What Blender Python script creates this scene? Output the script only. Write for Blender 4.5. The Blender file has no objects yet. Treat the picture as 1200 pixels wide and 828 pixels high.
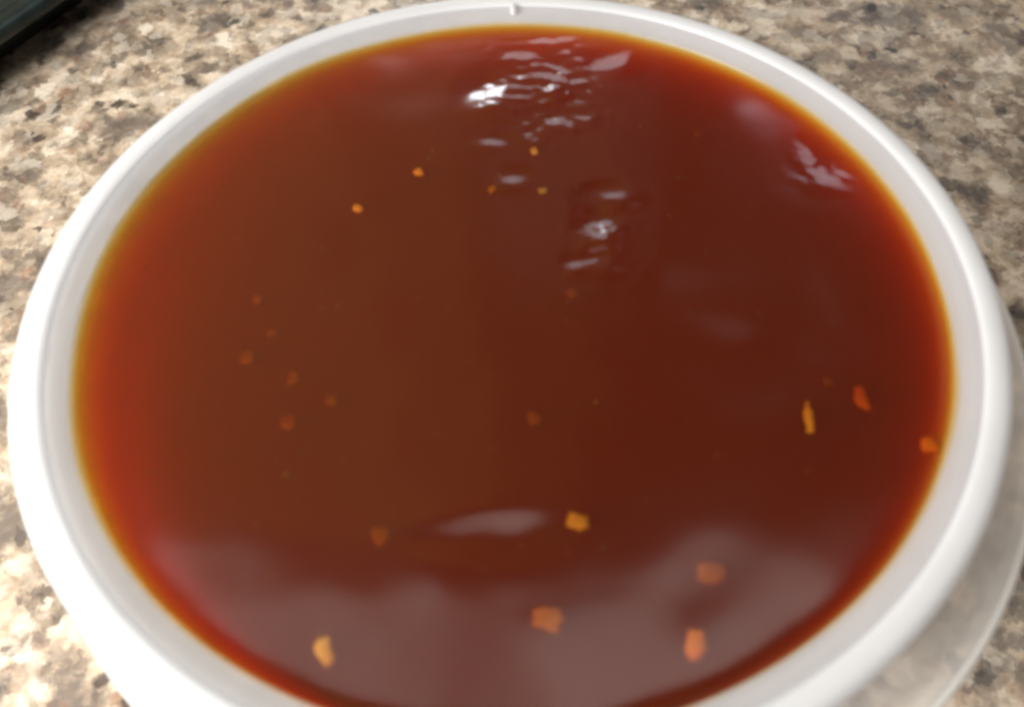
import bpy, bmesh, math, random
from mathutils import Vector, Matrix, noise

scene = bpy.context.scene
col = scene.collection
rad = math.radians

# ------------------------------------------------------------------ sizes (metres)
R = 0.080            # outer radius of the tub's rim
H = 0.085            # height of the rim above the countertop
ZS = H - 0.0029      # level of the sauce

# ------------------------------------------------------------------ camera
cam_data = bpy.data.cameras.new('camera')
cam = bpy.data.objects.new('camera', cam_data)
col.objects.link(cam)
cam_data.sensor_width = 36.0
cam_data.lens = 30.0
cam_data.clip_start = 0.005
cam_data.clip_end = 50.0
cam.matrix_world = (Matrix.Translation((0.0, -1.148 * R, H + 1.380 * R))
                    @ Matrix.Rotation(rad(90 - 55.67), 4, 'X')
                    @ Matrix.Rotation(rad(-2.51), 4, 'Z'))
cam_data.dof.use_dof = True
cam_data.dof.focus_distance = 0.255
cam_data.dof.aperture_fstop = 15.0
scene.camera = cam

# ------------------------------------------------------------------ world: dim even room light
world = bpy.data.worlds.new('World')
scene.world = world
world.use_nodes = True
bg = world.node_tree.nodes['Background']
bg.inputs['Color'].default_value = (1.0, 0.94, 0.91, 1)
bg.inputs['Strength'].default_value = 0.13

# ------------------------------------------------------------------ lamps of the kitchen and added unseen lights
def area_lamp(name, loc, target, sx, sy, power, colour, spread=180):
    d = bpy.data.lights.new(name, 'AREA')
    d.shape = 'RECTANGLE'
    d.size, d.size_y = sx, sy
    d.energy = power
    d.color = colour
    d.spread = rad(spread)
    o = bpy.data.objects.new(name, d)
    col.objects.link(o)
    o.location = loc
    o.rotation_euler = (Vector(target) - Vector(loc)).to_track_quat('-Z', 'Y').to_euler()
    return o

# big daylight window to the left and a little towards the viewer
area_lamp('window_light', (-0.34, -0.20, 0.27), (-0.09, -0.05, 0.05), 0.20, 0.20, 4.7, (1.0, 0.985, 0.96))
# ceiling panels above and beyond the tub, mirrored in the near part of the sauce, plus two added panels
for cx, cyy, w, d, watts, turn, tint in ((-0.42, 0.14, 0.44, 0.44, 1.35, -16, (1.0, 0.96, 0.90)),
                                        (-0.10, 0.06, 0.16, 0.44, 0.28, 0, (1.0, 0.96, 0.90)),  # dim panel added to soften the gap between the two reflections
                                        (0.46, 0.12, 0.94, 0.46, 3.6, 7, (1.0, 0.97, 0.91)),
                                        (-0.88, 0.42, 0.26, 0.26, 1.6, 0, (1.0, 0.97, 0.95))):  # added high on the left for a bright sliver on the inner wall
    o = area_lamp('overhead_light', (cx, cyy, 1.20), (cx, cyy, 0.0), w, d, watts, tint)
    o.rotation_euler = (0, 0, rad(turn))
# unseen warm panels added beyond on the left, a faint veil over the left half of the sauce
for wx, ww, wp in ((-0.85, 1.10, 3.20), (-0.18, 0.24, 0.48), (0.06, 0.24, 0.22)):
    area_lamp('veil_light', (wx, 1.00, 1.45), (wx, 0.0, 1.2), ww, 1.60, wp, (1.0, 0.68, 0.26))
# far pane and unseen lamps opposite the viewer, placed to make the glints at the far side
area_lamp('far_reflection_light', (0.12, 1.00, 0.98), (0.0, 0.0, 0.08), 0.30, 0.50, 0.045, (0.92, 0.92, 1.0)).data.shape = 'ELLIPSE'
area_lamp('far_reflection_light', (0.50, 1.00, 1.48), (0.0, 0.0, 0.08), 0.34, 0.24, 0.065, (0.97, 0.95, 1.0)).data.shape = 'ELLIPSE'  # dim ellipse added so the sauce mirrors a faint hazy patch
area_lamp('glint_lamp', (-0.10, 1.00, 0.58), (0.0, 0.0, 0.08), 0.11, 0.14, 1.20, (0.86, 0.94, 1.0))
area_lamp('glint_lamp', (0.08, 1.00, 0.56), (0.0, 0.0, 0.08), 0.24, 0.22, 0.46, (0.84, 0.92, 1.0))
area_lamp('glint_lamp', (0.56, 1.00, 0.80), (0.0, 0.0, 0.08), 0.26, 0.26, 0.70, (0.82, 0.88, 1.0))  # extra lamp added so the skin at the far right glints

# ------------------------------------------------------------------ render settings
scene.view_settings.view_transform = 'Standard'
scene.view_settings.look = 'None'
scene.view_settings.exposure = 0.0
scene.view_settings.gamma = 1.0
scene.view_settings.use_curve_mapping = False
scene.render.engine = 'CYCLES'
cy = scene.cycles
cy.use_denoising = True
cy.max_bounces = 16
cy.diffuse_bounces = 5
cy.glossy_bounces = 4
cy.transmission_bounces = 8
cy.volume_bounces = 6
cy.transparent_max_bounces = 24
cy.caustics_reflective = False
cy.caustics_refractive = False
cy.filter_width = 3.0

# ------------------------------------------------------------------ helpers
def new_mat(name):
    m = bpy.data.materials.new(name)
    m.use_nodes = True
    nt = m.node_tree
    nt.nodes.clear()
    out = nt.nodes.new('ShaderNodeOutputMaterial')
    return m, nt, out

def N(nt, kind, **kw):
    n = nt.nodes.new(kind)
    for k, v in kw.items():
        if hasattr(n, k):
            setattr(n, k, v)
        else:
            n.inputs[k].default_value = v
    return n

def ramp(nt, stops, interp='LINEAR'):
    n = nt.nodes.new('ShaderNodeValToRGB')
    cr = n.color_ramp
    cr.interpolation = interp
    while len(cr.elements) < len(stops):
        cr.elements.new(0.5)
    for e, (p, c) in zip(cr.elements, stops):
        e.position = p
        e.color = c if len(c) == 4 else (*c, 1)
    return n

def mix_col(nt, fac, a, b, blend='MIX'):
    n = nt.nodes.new('ShaderNodeMix')
    n.data_type = 'RGBA'
    n.blend_type = blend
    for sock, v in ((n.inputs[0], fac), (n.inputs[6], a), (n.inputs[7], b)):
        if isinstance(v, bpy.types.NodeSocket):
            nt.links.new(v, sock)
        elif isinstance(v, (int, float)):
            sock.default_value = v
        else:
            sock.default_value = (*v, 1)
    return n.outputs[2]

def mesh_obj(name, verts, faces, mat, parent=None, smooth=True):
    me = bpy.data.meshes.new(name)
    me.from_pydata(verts, [], faces)
    me.update()
    if smooth:
        me.shade_smooth()
    me.materials.append(mat)
    o = bpy.data.objects.new(name, me)
    col.objects.link(o)
    o.parent = parent
    return o

def tag(o, label=None, category=None, group=None, kind=None):
    if label: o['label'] = label
    if category: o['category'] = category
    if group: o['group'] = group
    if kind: o['kind'] = kind
    return o

def smooth_profile(pts, steps=4):
    """Catmull-Rom through (r, z) points."""
    out = []
    n = len(pts)
    for i in range(n - 1):
        p0 = pts[max(i - 1, 0)]; p1 = pts[i]; p2 = pts[i + 1]; p3 = pts[min(i + 2, n - 1)]
        for s in range(steps):
            t = s / steps
            out.append(tuple(0.5 * (2 * b + (c - a) * t + (2 * a - 5 * b + 4 * c - d) * t * t
                                    + (3 * b - a - 3 * c + d) * t ** 3)
                             for a, b, c, d in zip(p0, p1, p2, p3)))
    out.append(tuple(pts[-1]))
    return out

def warp(a):
    """a soft moulded tub is never quite round"""
    return 1 + 0.0022 * math.sin(2 * a + 0.6) + 0.0011 * math.sin(3 * a + 2.0) + 0.0006 * math.sin(7 * a)

def lathe(name, profile, mat, parent=None, seg=256, closed=True, centre=(0, 0)):
    verts, faces = [], []
    n = len(profile)
    for k in range(seg):
        a = 2 * math.pi * k / seg
        w = warp(a)
        for r, z in profile:
            t = min(max((r / R - 0.950) / 0.05, 0), 1)
            if not centre[0]:
                w = warp(a) + 0.013 * t * max(0.0, math.cos(a - rad(192))) ** 2
            verts.append((centre[0] + r * w * math.cos(a), centre[1] + r * w * math.sin(a), z))
    m = n if closed else n - 1
    for k in range(seg):
        k2 = (k + 1) % seg
        for i in range(m):
            j = (i + 1) % n
            faces.append((k * n + i, k2 * n + i, k2 * n + j, k * n + j))
    return mesh_obj(name, verts, faces, mat, parent)

# ------------------------------------------------------------------ materials
def granite_material():
    m, nt, out = new_mat('granite_laminate')
    L = nt.links.new
    tc = N(nt, 'ShaderNodeTexCoord')
    # warp the coordinates so that the grains get ragged borders
    wn = N(nt, 'ShaderNodeTexNoise', Scale=260.0, Detail=4.0, Roughness=0.65)
    L(tc.outputs['Object'], wn.inputs['Vector'])
    sub = N(nt, 'ShaderNodeVectorMath', operation='SUBTRACT')
    L(wn.outputs['Color'], sub.inputs[0]); sub.inputs[1].default_value = (0.5, 0.5, 0.5)
    sc = N(nt, 'ShaderNodeVectorMath', operation='SCALE')
    L(sub.outputs[0], sc.inputs[0]); sc.inputs['Scale'].default_value = 0.0065
    add = N(nt, 'ShaderNodeVectorMath', operation='ADD')
    L(tc.outputs['Object'], add.inputs[0]); L(sc.outputs[0], add.inputs[1])
    P = add.outputs[0]

    def noise_tex(scale, detail=5.0, rough=0.6, vec=P, off=None):
        v = vec
        if off:
            mp = N(nt, 'ShaderNodeMapping'); mp.inputs['Location'].default_value = off
            L(vec, mp.inputs['Vector']); v = mp.outputs[0]
        n = N(nt, 'ShaderNodeTexNoise', Scale=scale, Detail=detail, Roughness=rough)
        L(v, n.inputs['Vector'])
        return n.outputs['Fac']

    def cells(scale, off):
        mp = N(nt, 'ShaderNodeMapping'); mp.inputs['Location'].default_value = off
        L(P, mp.inputs['Vector'])
        v = N(nt, 'ShaderNodeTexVoronoi', Scale=scale)
        v.inputs['Randomness'].default_value = 1.0
        L(mp.outputs[0], v.inputs['Vector'])
        s = N(nt, 'ShaderNodeSeparateColor'); L(v.outputs['Color'], s.inputs[0])
        return s.outputs[0], s.outputs[1], v.outputs['Distance']

    # clouds of tan, cream and grey-brown
    base = ramp(nt, [(0.40, (0.035, 0.031, 0.029)), (0.455, (0.150, 0.116, 0.090)), (0.495, (0.38, 0.295, 0.215)),
                     (0.535, (0.58, 0.48, 0.37)), (0.59, (0.82, 0.75, 0.66))])
    L(noise_tex(66.0, 7.0, 0.62), base.inputs[0])
    # medium grains
    c1, c1b, _ = cells(210.0, (0.3, 0.1, 0.0))
    g1 = ramp(nt, [(0.0, (0.045, 0.038, 0.034)), (0.16, (0.17, 0.130, 0.10)), (0.34, (0.40, 0.315, 0.235)),
                   (0.56, (0.60, 0.50, 0.39)), (0.78, (0.80, 0.73, 0.64)), (0.92, (0.32, 0.205, 0.145))], 'CONSTANT')
    L(c1, g1.inputs[0])
    colr = mix_col(nt, 0.46, base.outputs[0], g1.outputs[0])
    # small grains
    c2, c2b, _ = cells(620.0, (0.7, 0.2, 0.0))
    g2 = ramp(nt, [(0.0, (0.20, 0.165, 0.14)), (0.25, (0.40, 0.33, 0.26)), (0.6, (0.60, 0.52, 0.42)), (0.9, (0.78, 0.72, 0.64))])
    L(c2, g2.inputs[0])
    colr = mix_col(nt, 0.16, colr, g2.outputs[0])
    # grey-mauve smoky patches
    smoke = ramp(nt, [(0.53, (0, 0, 0)), (0.60, (1, 1, 1))])
    L(noise_tex(48.0, 7.0, 0.68, off=(3.1, 1.7, 0.4)), smoke.inputs[0])
    sf = N(nt, 'ShaderNodeMath', operation='MULTIPLY'); L(smoke.outputs[0], sf.inputs[0]); sf.inputs[1].default_value = 0.70
    colr = mix_col(nt, sf.outputs[0], colr, (0.115, 0.098, 0.090))
    # reddish-brown flecks
    rust = ramp(nt, [(0.61, (0, 0, 0)), (0.66, (1, 1, 1))])
    L(noise_tex(95.0, 4.0, 0.6, off=(7.0, 2.0, 1.0)), rust.inputs[0])
    rf = N(nt, 'ShaderNodeMath', operation='MULTIPLY'); L(rust.outputs[0], rf.inputs[0]); rf.inputs[1].default_value = 0.6
    colr = mix_col(nt, rf.outputs[0], colr, (0.24, 0.125, 0.075))
    # near-black mica flecks: only some cells, only their middles
    c3, c3b, d3 = cells(170.0, (0.9, 0.6, 0.0))
    pick = N(nt, 'ShaderNodeMath', operation='LESS_THAN'); L(c3, pick.inputs[0]); pick.inputs[1].default_value = 0.07
    core = ramp(nt, [(0.32, (1, 1, 1)), (0.46, (0, 0, 0))]); L(d3, core.inputs[0])
    mf = N(nt, 'ShaderNodeMath', operation='MULTIPLY'); L(pick.outputs[0], mf.inputs[0]); L(core.outputs[0], mf.inputs[1])
    mf2 = N(nt, 'ShaderNodeMath', operation='MULTIPLY'); L(mf.outputs[0], mf2.inputs[0]); mf2.inputs[1].default_value = 0.85
    colr = mix_col(nt, mf2.outputs[0], colr, (0.045, 0.036, 0.032))
    colr = mix_col(nt, 1.0, colr, (1.0, 0.955, 0.885), 'MULTIPLY')
    bs = N(nt, 'ShaderNodeBsdfPrincipled')
    L(colr, bs.inputs['Base Color'])
    bs.inputs['Roughness'].default_value = 0.38
    bs.inputs['Specular IOR Level'].default_value = 0.35
    bp = N(nt, 'ShaderNodeBump', Strength=0.08, Distance=0.0004)
    L(noise_tex(500.0), bp.inputs['Height']); L(bp.outputs[0], bs.inputs['Normal'])
    L(bs.outputs[0], out.inputs['Surface'])
    return m

def plastic_material(name, colour, through, clear, rough):
    """milky polypropylene: diffuse + light coming through + a little see-through"""
    m, nt, out = new_mat(name)
    L = nt.links.new
    tc = N(nt, 'ShaderNodeTexCoord')
    n1 = N(nt, 'ShaderNodeTexNoise', Scale=60.0, Detail=4.0)
    L(tc.outputs['Object'], n1.inputs['Vector'])
    cr = ramp(nt, [(0.3, tuple(c * 0.96 for c in colour)), (0.7, colour)])
    L(n1.outputs['Fac'], cr.inputs[0])
    bs = N(nt, 'ShaderNodeBsdfPrincipled')
    L(cr.outputs[0], bs.inputs['Base Color'])
    bs.inputs['Roughness'].default_value = rough
    bs.inputs['Specular IOR Level'].default_value = 0.45
    bp = N(nt, 'ShaderNodeBump', Strength=0.12, Distance=0.0005)
    n2 = N(nt, 'ShaderNodeTexNoise', Scale=220.0, Detail=3.0)
    L(tc.outputs['Object'], n2.inputs['Vector'])
    L(n2.outputs['Fac'], bp.inputs['Height']); L(bp.outputs[0], bs.inputs['Normal'])
    tl = N(nt, 'ShaderNodeBsdfTranslucent'); L(cr.outputs[0], tl.inputs['Color'])
    mx = N(nt, 'ShaderNodeMixShader'); mx.inputs[0].default_value = through
    L(bs.outputs[0], mx.inputs[1]); L(tl.outputs[0], mx.inputs[2])
    if clear > 0:
        tr = N(nt, 'ShaderNodeBsdfTransparent')
        mx2 = N(nt, 'ShaderNodeMixShader'); mx2.inputs[0].default_value = clear
        L(mx.outputs[0], mx2.inputs[1]); L(tr.outputs[0], mx2.inputs[2])
        L(mx2.outputs[0], out.inputs['Surface'])
    else:
        L(mx.outputs[0], out.inputs['Surface'])
    return m

def sauce_material():
    """clear glossy skin over an absorbing, cloudy red-brown liquid"""
    m, nt, out = new_mat('red_brown_sauce')
    L = nt.links.new
    fr = N(nt, 'ShaderNodeFresnel', IOR=1.50)
    ge = N(nt, 'ShaderNodeNewGeometry')
    inv = N(nt, 'ShaderNodeMath', operation='SUBTRACT'); inv.inputs[0].default_value = 1.0
    L(ge.outputs['Backfacing'], inv.inputs[1])
    fac = N(nt, 'ShaderNodeMath', operation='MULTIPLY'); L(fr.outputs[0], fac.inputs[0]); L(inv.outputs[0], fac.inputs[1])
    tr = N(nt, 'ShaderNodeBsdfTransparent')
    gl = N(nt, 'ShaderNodeBsdfGlossy', Roughness=0.12)
    mx = N(nt, 'ShaderNodeMixShader')
    L(fac.outputs[0], mx.inputs[0]); L(tr.outputs[0], mx.inputs[1]); L(gl.outputs[0], mx.inputs[2])
    L(mx.outputs[0], out.inputs['Surface'])
    ab = N(nt, 'ShaderNodeVolumeAbsorption', Density=1350.0); ab.inputs['Color'].default_value = (0.955, 0.735, 0.0, 1)
    sc = N(nt, 'ShaderNodeVolumeScatter', Density=24.0, Anisotropy=0.0); sc.inputs['Color'].default_value = (1.0, 0.56, 0.2, 1)
    ad = N(nt, 'ShaderNodeAddShader')
    L(ab.outputs[0], ad.inputs[0]); L(sc.outputs[0], ad.inputs[1])
    L(ad.outputs[0], out.inputs['Volume'])
    return m

def flake_material(name, colour, rough=0.45):
    m, nt, out = new_mat(name)
    L = nt.links.new
    tc = N(nt, 'ShaderNodeTexCoord')
    n1 = N(nt, 'ShaderNodeTexNoise', Scale=900.0, Detail=3.0)
    L(tc.outputs['Object'], n1.inputs['Vector'])
    cr = ramp(nt, [(0.25, tuple(c * 0.6 for c in colour)), (0.7, colour)])
    L(n1.outputs['Fac'], cr.inputs[0])
    bs = N(nt, 'ShaderNodeBsdfPrincipled')
    L(cr.outputs[0], bs.inputs['Base Color'])
    bs.inputs['Roughness'].default_value = rough
    L(bs.outputs[0], out.inputs['Surface'])
    return m

def dark_metal_material():
    m, nt, out = new_mat('dark_enamel')
    L = nt.links.new
    tc = N(nt, 'ShaderNodeTexCoord')
    n1 = N(nt, 'ShaderNodeTexNoise', Scale=140.0, Detail=5.0)
    L(tc.outputs['Object'], n1.inputs['Vector'])
    cr = ramp(nt, [(0.3, (0.006, 0.009, 0.009)), (0.7, (0.014, 0.024, 0.022))])
    L(n1.outputs['Fac'], cr.inputs[0])
    bs = N(nt, 'ShaderNodeBsdfPrincipled')
    L(cr.outputs[0], bs.inputs['Base Color'])
    bs.inputs['Roughness'].default_value = 0.32
    bs.inputs['Specular IOR Level'].default_value = 0.28
    L(bs.outputs[0], out.inputs['Surface'])
    return m

MAT_GRANITE = granite_material()
MAT_RIM = plastic_material('milky_white_plastic', (0.90, 0.91, 0.92), 0.52, 0.05, 0.30)
MAT_BODY = plastic_material('thin_milky_plastic', (0.785, 0.805, 0.84), 0.62, 0.28, 0.24)
MAT_SKIRT = plastic_material('frosted_clear_plastic', (0.94, 0.94, 0.92), 0.50, 0.58, 0.28)
MAT_SAUCE = sauce_material()
MAT_DARK = dark_metal_material()

# ------------------------------------------------------------------ countertop
def box_mesh(x0, x1, y0, y1, z0, z1):
    v = [(x0, y0, z0), (x1, y0, z0), (x1, y1, z0), (x0, y1, z0), (x0, y0, z1), (x1, y0, z1), (x1, y1, z1), (x0, y1, z1)]
    f = [(0, 3, 2, 1), (4, 5, 6, 7), (0, 1, 5, 4), (1, 2, 6, 5), (2, 3, 7, 6), (3, 0, 4, 7)]
    return v, f
v, f = box_mesh(-0.9, 0.9, -0.35, 0.55, -0.035, 0.0)
counter = mesh_obj('countertop', v, f, MAT_GRANITE, smooth=False)
tag(counter, 'speckled beige, brown and grey granite-look countertop under the tub', kind='structure')

# ------------------------------------------------------------------ plastic tub
tub = bpy.data.objects.new('plastic_tub', None)
col.objects.link(tub)
tag(tub, 'round milky white plastic tub full of red-brown sauce on the countertop', 'tub')

# rim: rounded bead with a flat-topped inner land
rim_pts = [(0.9480, -0.024), (0.9460, -0.013), (0.9520, -0.004), (0.9660, 0.0000), (0.9840, -0.002), (0.9950, -0.010),
           (1.0000, -0.022), (0.9970, -0.036), (0.9870, -0.044), (0.9720, -0.044), (0.9580, -0.036)]
rim_pts = rim_pts + [rim_pts[0]]
rim = lathe('rim', [(r * R, H + z * R) for r, z in smooth_profile(rim_pts, 4)[:-1]], MAT_RIM, tub)

# body: sloping shoulder inside the rim, then the tapering wall and the bottom
inner = [(0.9540, -0.0090), (0.9440, -0.0105), (0.9340, -0.0135), (0.9240, -0.0185), (0.9130, -0.0245), (0.9020, -0.0310), (0.8990, -0.045), (0.8945, -0.072), (0.8875, -0.112),
         (0.8790, -0.162), (0.8690, -0.220), (0.8300, -0.500), (0.7800, -0.960), (0.7500, -1.015)]
outer = [(0.7600, -1.045), (0.8000, -0.990), (0.8500, -0.500), (0.8850, -0.220), (0.9000, -0.140), (0.9140, -0.085), (0.9300, -0.055), (0.9560, -0.034)]
prof_in = smooth_profile(inner, 4)
prof_out = smooth_profile(outer, 3)
body = lathe('body', [(r * R, H + z * R) for r, z in prof_in + prof_out], MAT_BODY, tub)
bottom_v, bottom_f = [], []
seg = 96
for z in (H - 1.018 * R, H - 1.042 * R):
    for k in range(seg):
        a = 2 * math.pi * k / seg
        bottom_v.append((0.757 * R * math.cos(a), 0.757 * R * math.sin(a), z))
bottom_f.append(tuple(range(seg)))
bottom_f.append(tuple(reversed(range(seg, 2 * seg))))
for k in range(seg):
    k2 = (k + 1) % seg
    bottom_f.append((k, seg + k, seg + k2, k2))
mesh_obj('bottom', bottom_v, bottom_f, MAT_RIM, tub, smooth=False)

# frosted skirt below the rim, standing out on one side as a grip lip
# (share of the lip's reach, height): it starts at the wall and reaches further out towards the right
sk = [(0.00, -0.062), (0.35, -0.070), (0.60, -0.090), (0.82, -0.118), (0.90, -0.124), (0.985, -0.132), (1.00, -0.144), (0.93, -0.150), (0.84, -0.142),
      (0.58, -0.104), (0.35, -0.084), (0.00, -0.076)]
sk = smooth_profile(sk + [sk[0]], 3)[:-1]
skv, skf = [], []
ns = len(sk)
for k in range(256):
    a = 2 * math.pi * k / 256
    ox, oy, ro = 0.043, -0.036, 1.036
    b = ox * math.cos(a) + oy * math.sin(a)
    reach = b + math.sqrt(b * b + ro * ro - ox * ox - oy * oy)      # off-centre outer circle
    for q, z in sk:
        r = (0.912 + (reach - 0.912) * q) * R
        skv.append((r * math.cos(a), r * math.sin(a), H + z * R))
    k2 = (k + 1) % 256
    for i in range(ns):
        i2 = (i + 1) % ns
        skf.append((k * ns + i, k2 * ns + i, k2 * ns + i2, k * ns + i2))
skirt = mesh_obj('skirt', skv, skf, MAT_SKIRT, tub)
tag(skirt, 'frosted see-through grip lip below the right side of the rim')

# thicker bead closing the lip's outer edge
bv, bf = [], []
for k in range(256):
    a = 2 * math.pi * k / 256
    b = ox * math.cos(a) + oy * math.sin(a)
    reach = b + math.sqrt(b * b + ro * ro - ox * ox - oy * oy)
    for i in range(10):
        t = 2 * math.pi * i / 10
        r = (reach + 0.002 + 0.0085 * math.cos(t)) * R
        bv.append((r * math.cos(a), r * math.sin(a), H + (-0.140 + 0.0085 * math.sin(t)) * R))
    for i in range(10):
        k2, i2 = (k + 1) % 256, (i + 1) % 10
        bf.append((k * 10 + i, k2 * 10 + i, k2 * 10 + i2, k * 10 + i2))
mesh_obj('skirt_bead', bv, bf, plastic_material('frosted_bead_plastic', (0.92, 0.92, 0.90), 0.50, 0.22, 0.28), skirt)

# small moulding nub on the far side of the rim
nub_v, nub_f = [], []
for i in range(7):
    for k in range(12):
        a = 2 * math.pi * k / 12
        t = i / 6 * math.pi / 2
        nub_v.append((0.0035 + 0.00070 * math.cos(t) * math.cos(a), 0.9625 * R - 0.0026 + 0.0020 * math.cos(t) * math.sin(a),
                      H - 0.0008 + 0.0009 * math.sin(t)))
for i in range(6):
    for k in range(12):
        nub_f.append((i * 12 + k, i * 12 + (k + 1) % 12, (i + 1) * 12 + (k + 1) % 12, (i + 1) * 12 + k))
mesh_obj('moulding_nub', nub_v, nub_f, MAT_RIM, tub)

# ------------------------------------------------------------------ sauce
# lumps lifting the surface: x, y, radius, height (metres)
LUMPS = [(-0.0120, -0.0490, 0.0090, 0.00025), (0.0362, -0.0115, 0.0100, 0.00040)]
# tilted scraps of skin: x, y, half width, half depth, slope x, slope y
SCRAPS = [(-0.0025, 0.0495, 0.0042, 0.0048, 0.069, -0.090), (0.0112, 0.0534, 0.0022, 0.0046, 0.024, -0.086),
          (0.0049, 0.0611, 0.0040, 0.0022, -0.015, -0.070), (0.0083, 0.0580, 0.0022, 0.0026, 0.005, -0.080),
          (0.0107, 0.0403, 0.0052, 0.0028, 0.023, -0.088), (0.0055, 0.0362, 0.0018, 0.0019, -0.028, -0.116),
          (-0.0018, 0.0353, 0.0028, 0.0019, -0.041, -0.108), (0.0017, 0.0250, 0.0030, 0.0024, -0.020, -0.132),
          (0.0187, 0.0194, 0.0042, 0.0026, 0.072, -0.150), (0.0164, 0.0115, 0.0032, 0.0042, 0.062, -0.176),
          (0.0157, 0.0038, 0.0025, 0.0022, 0.061, -0.195), (0.0110, 0.0033, 0.0016, 0.0018, 0.032, -0.185),
          (0.0232, 0.0575, 0.0036, 0.0032, 0.085, -0.076), (0.0102, 0.0659, 0.0044, 0.0014, 0.014, -0.060),
          (0.0572, 0.0280, 0.0018, 0.0034, -0.028, -0.048), (0.0588, 0.0226, 0.0036, 0.0032, -0.017, -0.062),
          (-0.0029, -0.0435, 0.0064, 0.0036, -0.020, 0.070), (-0.0107, -0.0434, 0.0049, 0.0026, -0.020, 0.050)]
def sauce_height(x, y):
    r = math.hypot(x, y)
    z = ZS
    z += 0.00034 * noise.noise(Vector((x * 38, y * 38, 1.3)))
    z += 0.00007 * noise.noise(Vector((x * 110, y * 110, 4.1)))
    # scummy, wrinkled skin on the far side
    wr = math.exp(-((x - 0.009) ** 2 / 0.011 ** 2 + (y - 0.050) ** 2 / 0.017 ** 2)) + 0.6 * math.exp(-((x - 0.0165) ** 2 + (y - 0.010) ** 2) / 0.008 ** 2) + 1.0 * math.exp(-((x - 0.0588) ** 2 + (y - 0.0246) ** 2) / 0.005 ** 2)
    if wr > 0.01:
        z += 0.00021 * wr * noise.noise(Vector((x * 420, y * 420, 8.0)))
        z += 0.00005 * wr * noise.noise(Vector((x * 1000, y * 1000, 2.0)))
    for lx, ly, lr, lh in LUMPS:
        d2 = ((x - lx) ** 2 + (y - ly) ** 2) / (lr * lr)
        if d2 < 6:
            z += lh * math.exp(-d2 * 1.6)
    for px, py, rx, ry, gx, gy in SCRAPS:
        dx, dy = x - px, y - py
        if abs(dx) < 3.4 * rx and abs(dy) < 3.4 * ry:
            d2 = (dx / rx) ** 2 + (dy / ry) ** 2
            z += (gx * dx + gy * dy) * math.exp(-0.5 * d2 ** 1.5)
    # the liquid creeps up the plastic at its edge
    z += 0.00060 * math.exp(-(0.900 * R - r) / 0.0010) if r < 0.900 * R else 0.00060
    return z

RS = 0.912 * R
rings, segs = 230, 640
sv, sf = [(0, 0, sauce_height(0, 0))], []
for i in range(1, rings + 1):
    t = i / rings
    r = RS * (1 - (1 - t) ** 1.15)
    for k in range(segs):
        a = 2 * math.pi * k / segs
        x, y = r * math.cos(a), r * math.sin(a)
        sv.append((x * warp(a), y * warp(a), sauce_height(x, y)))
for k in range(segs):
    sf.append((0, 1 + k, 1 + (k + 1) % segs))
for i in range(rings - 1):
    for k in range(segs):
        a0, a1 = 1 + i * segs + k, 1 + i * segs + (k + 1) % segs
        sf.append((a0, a0 + segs, a1 + segs, a1))
# side and bottom of the liquid, just inside the skin of the wall
side = [(0.905, -0.034), (0.904, -0.046), (0.899, -0.074), (0.892, -0.114), (0.884, -0.164), (0.874, -0.224), (0.836, -0.505), (0.786, -0.965), (0.756, -1.025)]
last = 1 + (rings - 1) * segs
for r, z in side:
    start = len(sv)
    for k in range(segs):
        a = 2 * math.pi * k / segs
        sv.append((r * R * warp(a) * math.cos(a), r * R * warp(a) * math.sin(a), H + z * R))
    for k in range(segs):
        k2 = (k + 1) % segs
        sf.append((last + k, start + k, start + k2, last + k2))
    last = start
sf.append(tuple(last + k for k in reversed(range(segs))))
sauce = mesh_obj('sauce', sv, sf, MAT_SAUCE)
tag(sauce, 'glossy dark red-brown sauce filling the white plastic tub', 'sauce')

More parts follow.
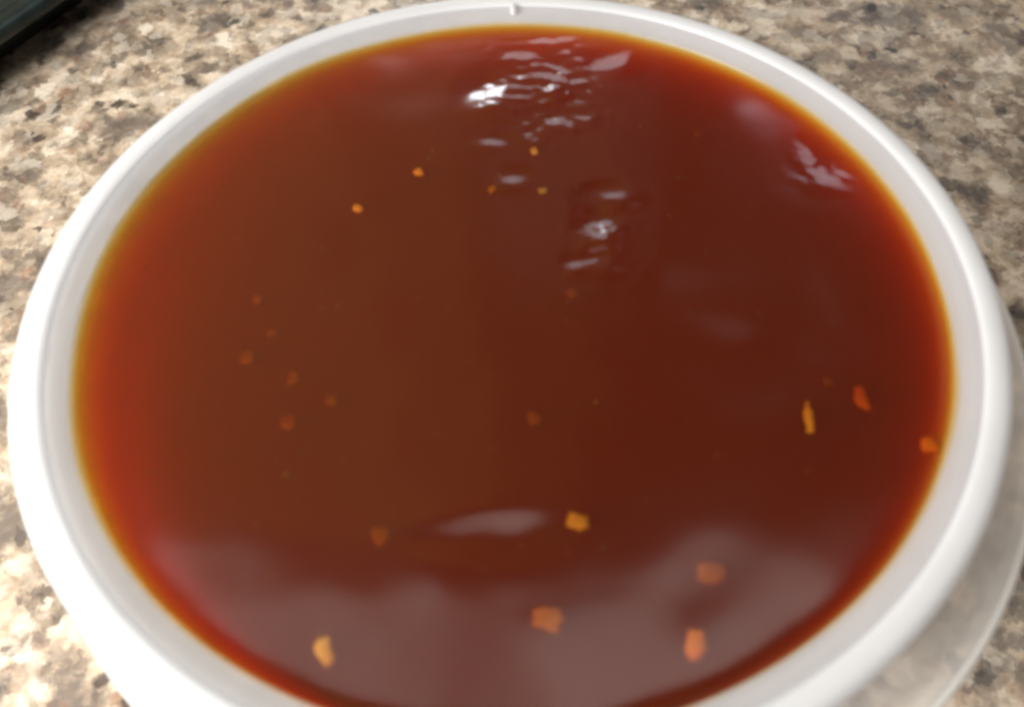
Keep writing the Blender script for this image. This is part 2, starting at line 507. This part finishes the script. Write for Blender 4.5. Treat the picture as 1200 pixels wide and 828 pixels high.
# ------------------------------------------------------------------ flakes and bits in the sauce
FM = {'dim_tan': flake_material('sunken_garlic', (0.115, 0.050, 0.020)),
      'dim_amber': flake_material('sunken_seed', (0.105, 0.046, 0.008)),
      'dim_red': flake_material('sunken_chilli', (0.115, 0.026, 0.007)),
      'orange': flake_material('orange_chilli', (0.42, 0.14, 0.015)),
      'amber': flake_material('amber_seed', (0.32, 0.145, 0.015)),
      'golden': flake_material('golden_flake', (0.40, 0.20, 0.025)),
      'salmon': flake_material('salmon_garlic', (0.24, 0.105, 0.045)),
      'tan': flake_material('tan_garlic', (0.24, 0.135, 0.06)),
      'red': flake_material('red_chilli', (0.30, 0.06, 0.01))}
def flake(name, label, cat, x, y, sx, sy, angle, matkey, depth, seed, thick=0.0004):
    """irregular chip with bevelled edge and a slight curl"""
    rnd = random.Random(seed)
    n = 14
    ring = []
    for k in range(n):
        a = 2 * math.pi * k / n
        q = 1 + rnd.uniform(-0.34, 0.22)
        ca, sa = math.cos(a), math.sin(a)
        ring.append((math.copysign(abs(ca) ** 0.75, ca) * q * sx / 2, math.copysign(abs(sa) ** 0.75, sa) * q * sy / 2))
    curl = rnd.uniform(-0.30, 0.10)
    verts, faces = [], []
    for s, zz in ((0.82, -thick / 2), (1.0, -thick * 0.2), (1.0, thick * 0.2), (0.80, thick / 2)):
        for px, py in ring:
            verts.append((px * s, py * s, zz + curl * (px * px + py * py) / max(sx, sy) * 0.6))
    b = len(verts); verts.append((0, 0, -thick / 2)); t = len(verts); verts.append((0, 0, thick / 2))
    for lvl in range(3):
        for k in range(n):
            k2 = (k + 1) % n
            faces.append((lvl * n + k, lvl * n + k2, (lvl + 1) * n + k2, (lvl + 1) * n + k))
    for k in range(n):
        k2 = (k + 1) % n
        faces.append((k2, k, b)); faces.append((3 * n + k, 3 * n + k2, t))
    o = mesh_obj(name, verts, faces, FM[matkey])
    o.location = (x, y, sauce_height(x, y) - depth)
    o.rotation_euler = (rnd.uniform(-0.12, 0.12), rnd.uniform(-0.12, 0.12), rad(angle))
    tag(o, label, cat, 'bits floating in the sauce')
    return o

mm = 0.001
B = [
 ('chilli_flake', 'bright orange chilli flake in the far sauce, right of its twin', 'flake', -0.0162, 0.0284, 2.2, 2.2, 20, 'orange', 0.56),
 ('chilli_flake', 'bright orange chilli flake in the far left sauce, left of its twin', 'flake', -0.0271, 0.0198, 2.2, 2.4, 60, 'orange', 0.56),
 ('seed', 'amber seed touching the small white glint on the far side of the sauce', 'seed', 0.0060, 0.0329, 1.8, 2.6, 0, 'amber', 0.50),
 ('garlic_bit', 'dull tan bit just left of the glints, far middle of the sauce', 'garlic', -0.0024, 0.0239, 2.0, 2.2, 10, 'tan', 1.37),
 ('garlic_bit', 'small pale tan bit among the glints, far middle of the sauce', 'garlic', 0.0070, 0.0223, 2.0, 1.7, 10, 'tan', 0.69),
 ('seed', 'dim amber seed under the surface below the middle glints', 'seed', 0.0108, -0.0012, 2.6, 2.6, 30, 'dim_amber', 2.10),
 ('herb_sliver', 'long thin golden sliver near the right side of the sauce', 'sliver', 0.0448, -0.0283, 1.5, 6.6, -8, 'golden', 0.81),
 ('chilli_flake', 'oblong red-orange chilli flake right of the long golden sliver', 'flake', 0.0540, -0.0247, 2.4, 5.4, 4, 'red', 1.37),
 ('garlic_bit', 'small dim pinkish bit above the long golden sliver', 'garlic', 0.0499, -0.0209, 2.2, 2.4, 0, 'dim_tan', 2.10),
 ('seed', 'plump amber seed in the near middle, right of the pale streak', 'seed', 0.0084, -0.0434, 3.8, 3.1, -12, 'amber', 0.81),
 ('garlic_bit', 'salmon-pink bit at the edge of the large near reflection', 'garlic', 0.0031, -0.0568, 5.4, 4.2, -6, 'salmon', 1.25),
 ('chilli_flake', 'orange flake in the grey reflection at the near right', 'flake', 0.0223, -0.0611, 3.4, 5.0, -14, 'orange', 0.81),
 ('garlic_bit', 'wide tan bit along the upper border of the near right reflection', 'garlic', 0.0262, -0.0513, 5.6, 3.2, 4, 'tan', 1.75),
 ('herb_sliver', 'short slanting golden sliver in the near left reflection', 'sliver', -0.0262, -0.0599, 2.5, 5.2, 24, 'golden', 0.63),
 ('seed', 'dim amber seed left of the pale streak, near middle of the sauce', 'seed', -0.0198, -0.0436, 3.8, 3.2, -20, 'dim_amber', 2.10),
 ('garlic_bit', 'dim tan bit under the surface at the centre of the sauce', 'garlic', 0.0033, -0.0255, 2.8, 2.8, 0, 'dim_tan', 2.10),
 ('garlic_bit', 'pale bit at the left, uppermost of the faint cluster', 'garlic', -0.0435, 0.0007, 2.4, 2.4, 0, 'dim_tan', 2.10),
 ('seed', 'faint amber seed second from the top of the left cluster', 'seed', -0.0401, -0.0065, 2.6, 2.0, 10, 'dim_amber', 2.10),
 ('chilli_flake', 'faint reddish flake, leftmost of the left cluster', 'flake', -0.0436, -0.0112, 3.0, 3.8, 0, 'dim_tan', 2.10),
 ('garlic_bit', 'faint tan bit in the lower middle of the left cluster', 'garlic', -0.0355, -0.0159, 2.6, 2.8, 0, 'dim_tan', 2.10),
 ('seed', 'faint amber seed, lowest and rightmost of the left cluster', 'seed', -0.0290, -0.0203, 2.6, 2.4, 0, 'dim_amber', 2.10),
 ('chilli_flake', 'dim red flake below the left cluster', 'flake', -0.0353, -0.0240, 3.4, 3.0, 0, 'dim_red', 2.10),
 ('chilli_flake', 'orange flake touching the right edge of the sauce', 'flake', 0.0616, -0.0337, 2.8, 3.0, 0, 'orange', 1.13),
 ('garlic_bit', 'tiny dim tan bit alone at the far right of the sauce', 'garlic', 0.0385, 0.0371, 2.2, 2.2, 0, 'dim_tan', 2.10),
]
for i, (nm, lb, ct, x, y, sx, sy, an, mk, dp) in enumerate(B):
    flake(nm, lb, ct, x, y, sx * 0.86 * mm, sy * 0.86 * mm, an, mk, dp * mm, 100 + i)

# fine sediment hanging just under the surface, far too small to count
rnd = random.Random(7)
dv, df = [], []
for i in range(200):
    a = rnd.uniform(0, 2 * math.pi); r = 0.84 * R * math.sqrt(rnd.random())
    x, y = r * math.cos(a), r * math.sin(a)
    z = sauce_height(x, y) - rnd.uniform(0.0006, 0.0030)
    q = rnd.uniform(0.00012, 0.00034)
    b = len(dv)
    st = rnd.uniform(1.0, 2.2); t = rnd.uniform(0, math.pi); ct, sn = math.cos(t), math.sin(t)
    for dx, dy, dz in ((q * st, 0, 0), (0, q, 0), (-q * st, 0, 0), (0, -q, 0), (0, 0, q * 0.6), (0, 0, -q * 0.6)):
        dv.append((x + ct * dx - sn * dy, y + sn * dx + ct * dy, z + dz))
    for u, w in ((0, 1), (1, 2), (2, 3), (3, 0)):
        df.append((b + u, b + w, b + 4)); df.append((b + w, b + u, b + 5))
tag(mesh_obj('sediment', dv, df, FM['dim_tan'], sauce), kind='stuff')

# ------------------------------------------------------------------ dark tray at the far left
def rounded_rect(hx, hy, r, n=8):
    pts = []
    for cx, cyy, a0 in ((hx - r, hy - r, 0), (-hx + r, hy - r, 90), (-hx + r, -hy + r, 180), (hx - r, -hy + r, 270)):
        for k in range(n + 1):
            a = rad(a0 + 90 * k / n)
            pts.append((cx + r * math.cos(a), cyy + r * math.sin(a)))
    return pts
def loft(name, levels, mat, parent, closed=False, cap_first=False, cap_last=False):
    """levels: (inset, z) around one rounded rectangle"""
    verts, faces = [], []
    for inset, z in levels:
        pts = rounded_rect(0.13 - inset, 0.085 - inset, max(0.03 - inset, 0.004))
        n = len(pts)
        verts += [(x, y, z) for x, y in pts]
    m = len(levels)
    for i in range(m if closed else m - 1):
        j = (i + 1) % m
        for k in range(n):
            k2 = (k + 1) % n
            faces.append((i * n + k, i * n + k2, j * n + k2, j * n + k))
    if cap_first: faces.append(tuple(range(n)))
    if cap_last: faces.append(tuple((m - 1) * n + k for k in range(n)))
    return mesh_obj(name, verts, faces, mat, parent)
tray = bpy.data.objects.new('baking_tray', None)
col.objects.link(tray)
tag(tray, 'dark green-black glossy tray poking into the far left corner of the picture', 'tray')
loft('tray_floor', [(0.022, 0.0015), (0.021, 0.0005), (0.021, 0.0030), (0.022, 0.0032)], MAT_DARK, tray, closed=False, cap_first=True, cap_last=True)
loft('tray_wall', [(0.0212, 0.0012), (0.0075, 0.0200), (0.0062, 0.0205), (0.0198, 0.0012)], MAT_DARK, tray, closed=True)
loft('tray_rim', [(0.0062 + 0.0048 * (1 - math.cos(a)) - 0.006, 0.0195 + 0.0038 * math.sin(a)) for a in [2 * math.pi * k / 12 for k in range(12)]],
     MAT_DARK, tray, closed=True)
away = Vector((-0.847, 0.531, 0)).normalized()
tray.location = Vector((-0.163, 0.1776, 0)) + away * 0.085
tray.rotation_euler = (0, 0, math.atan2(0.847, 0.531))
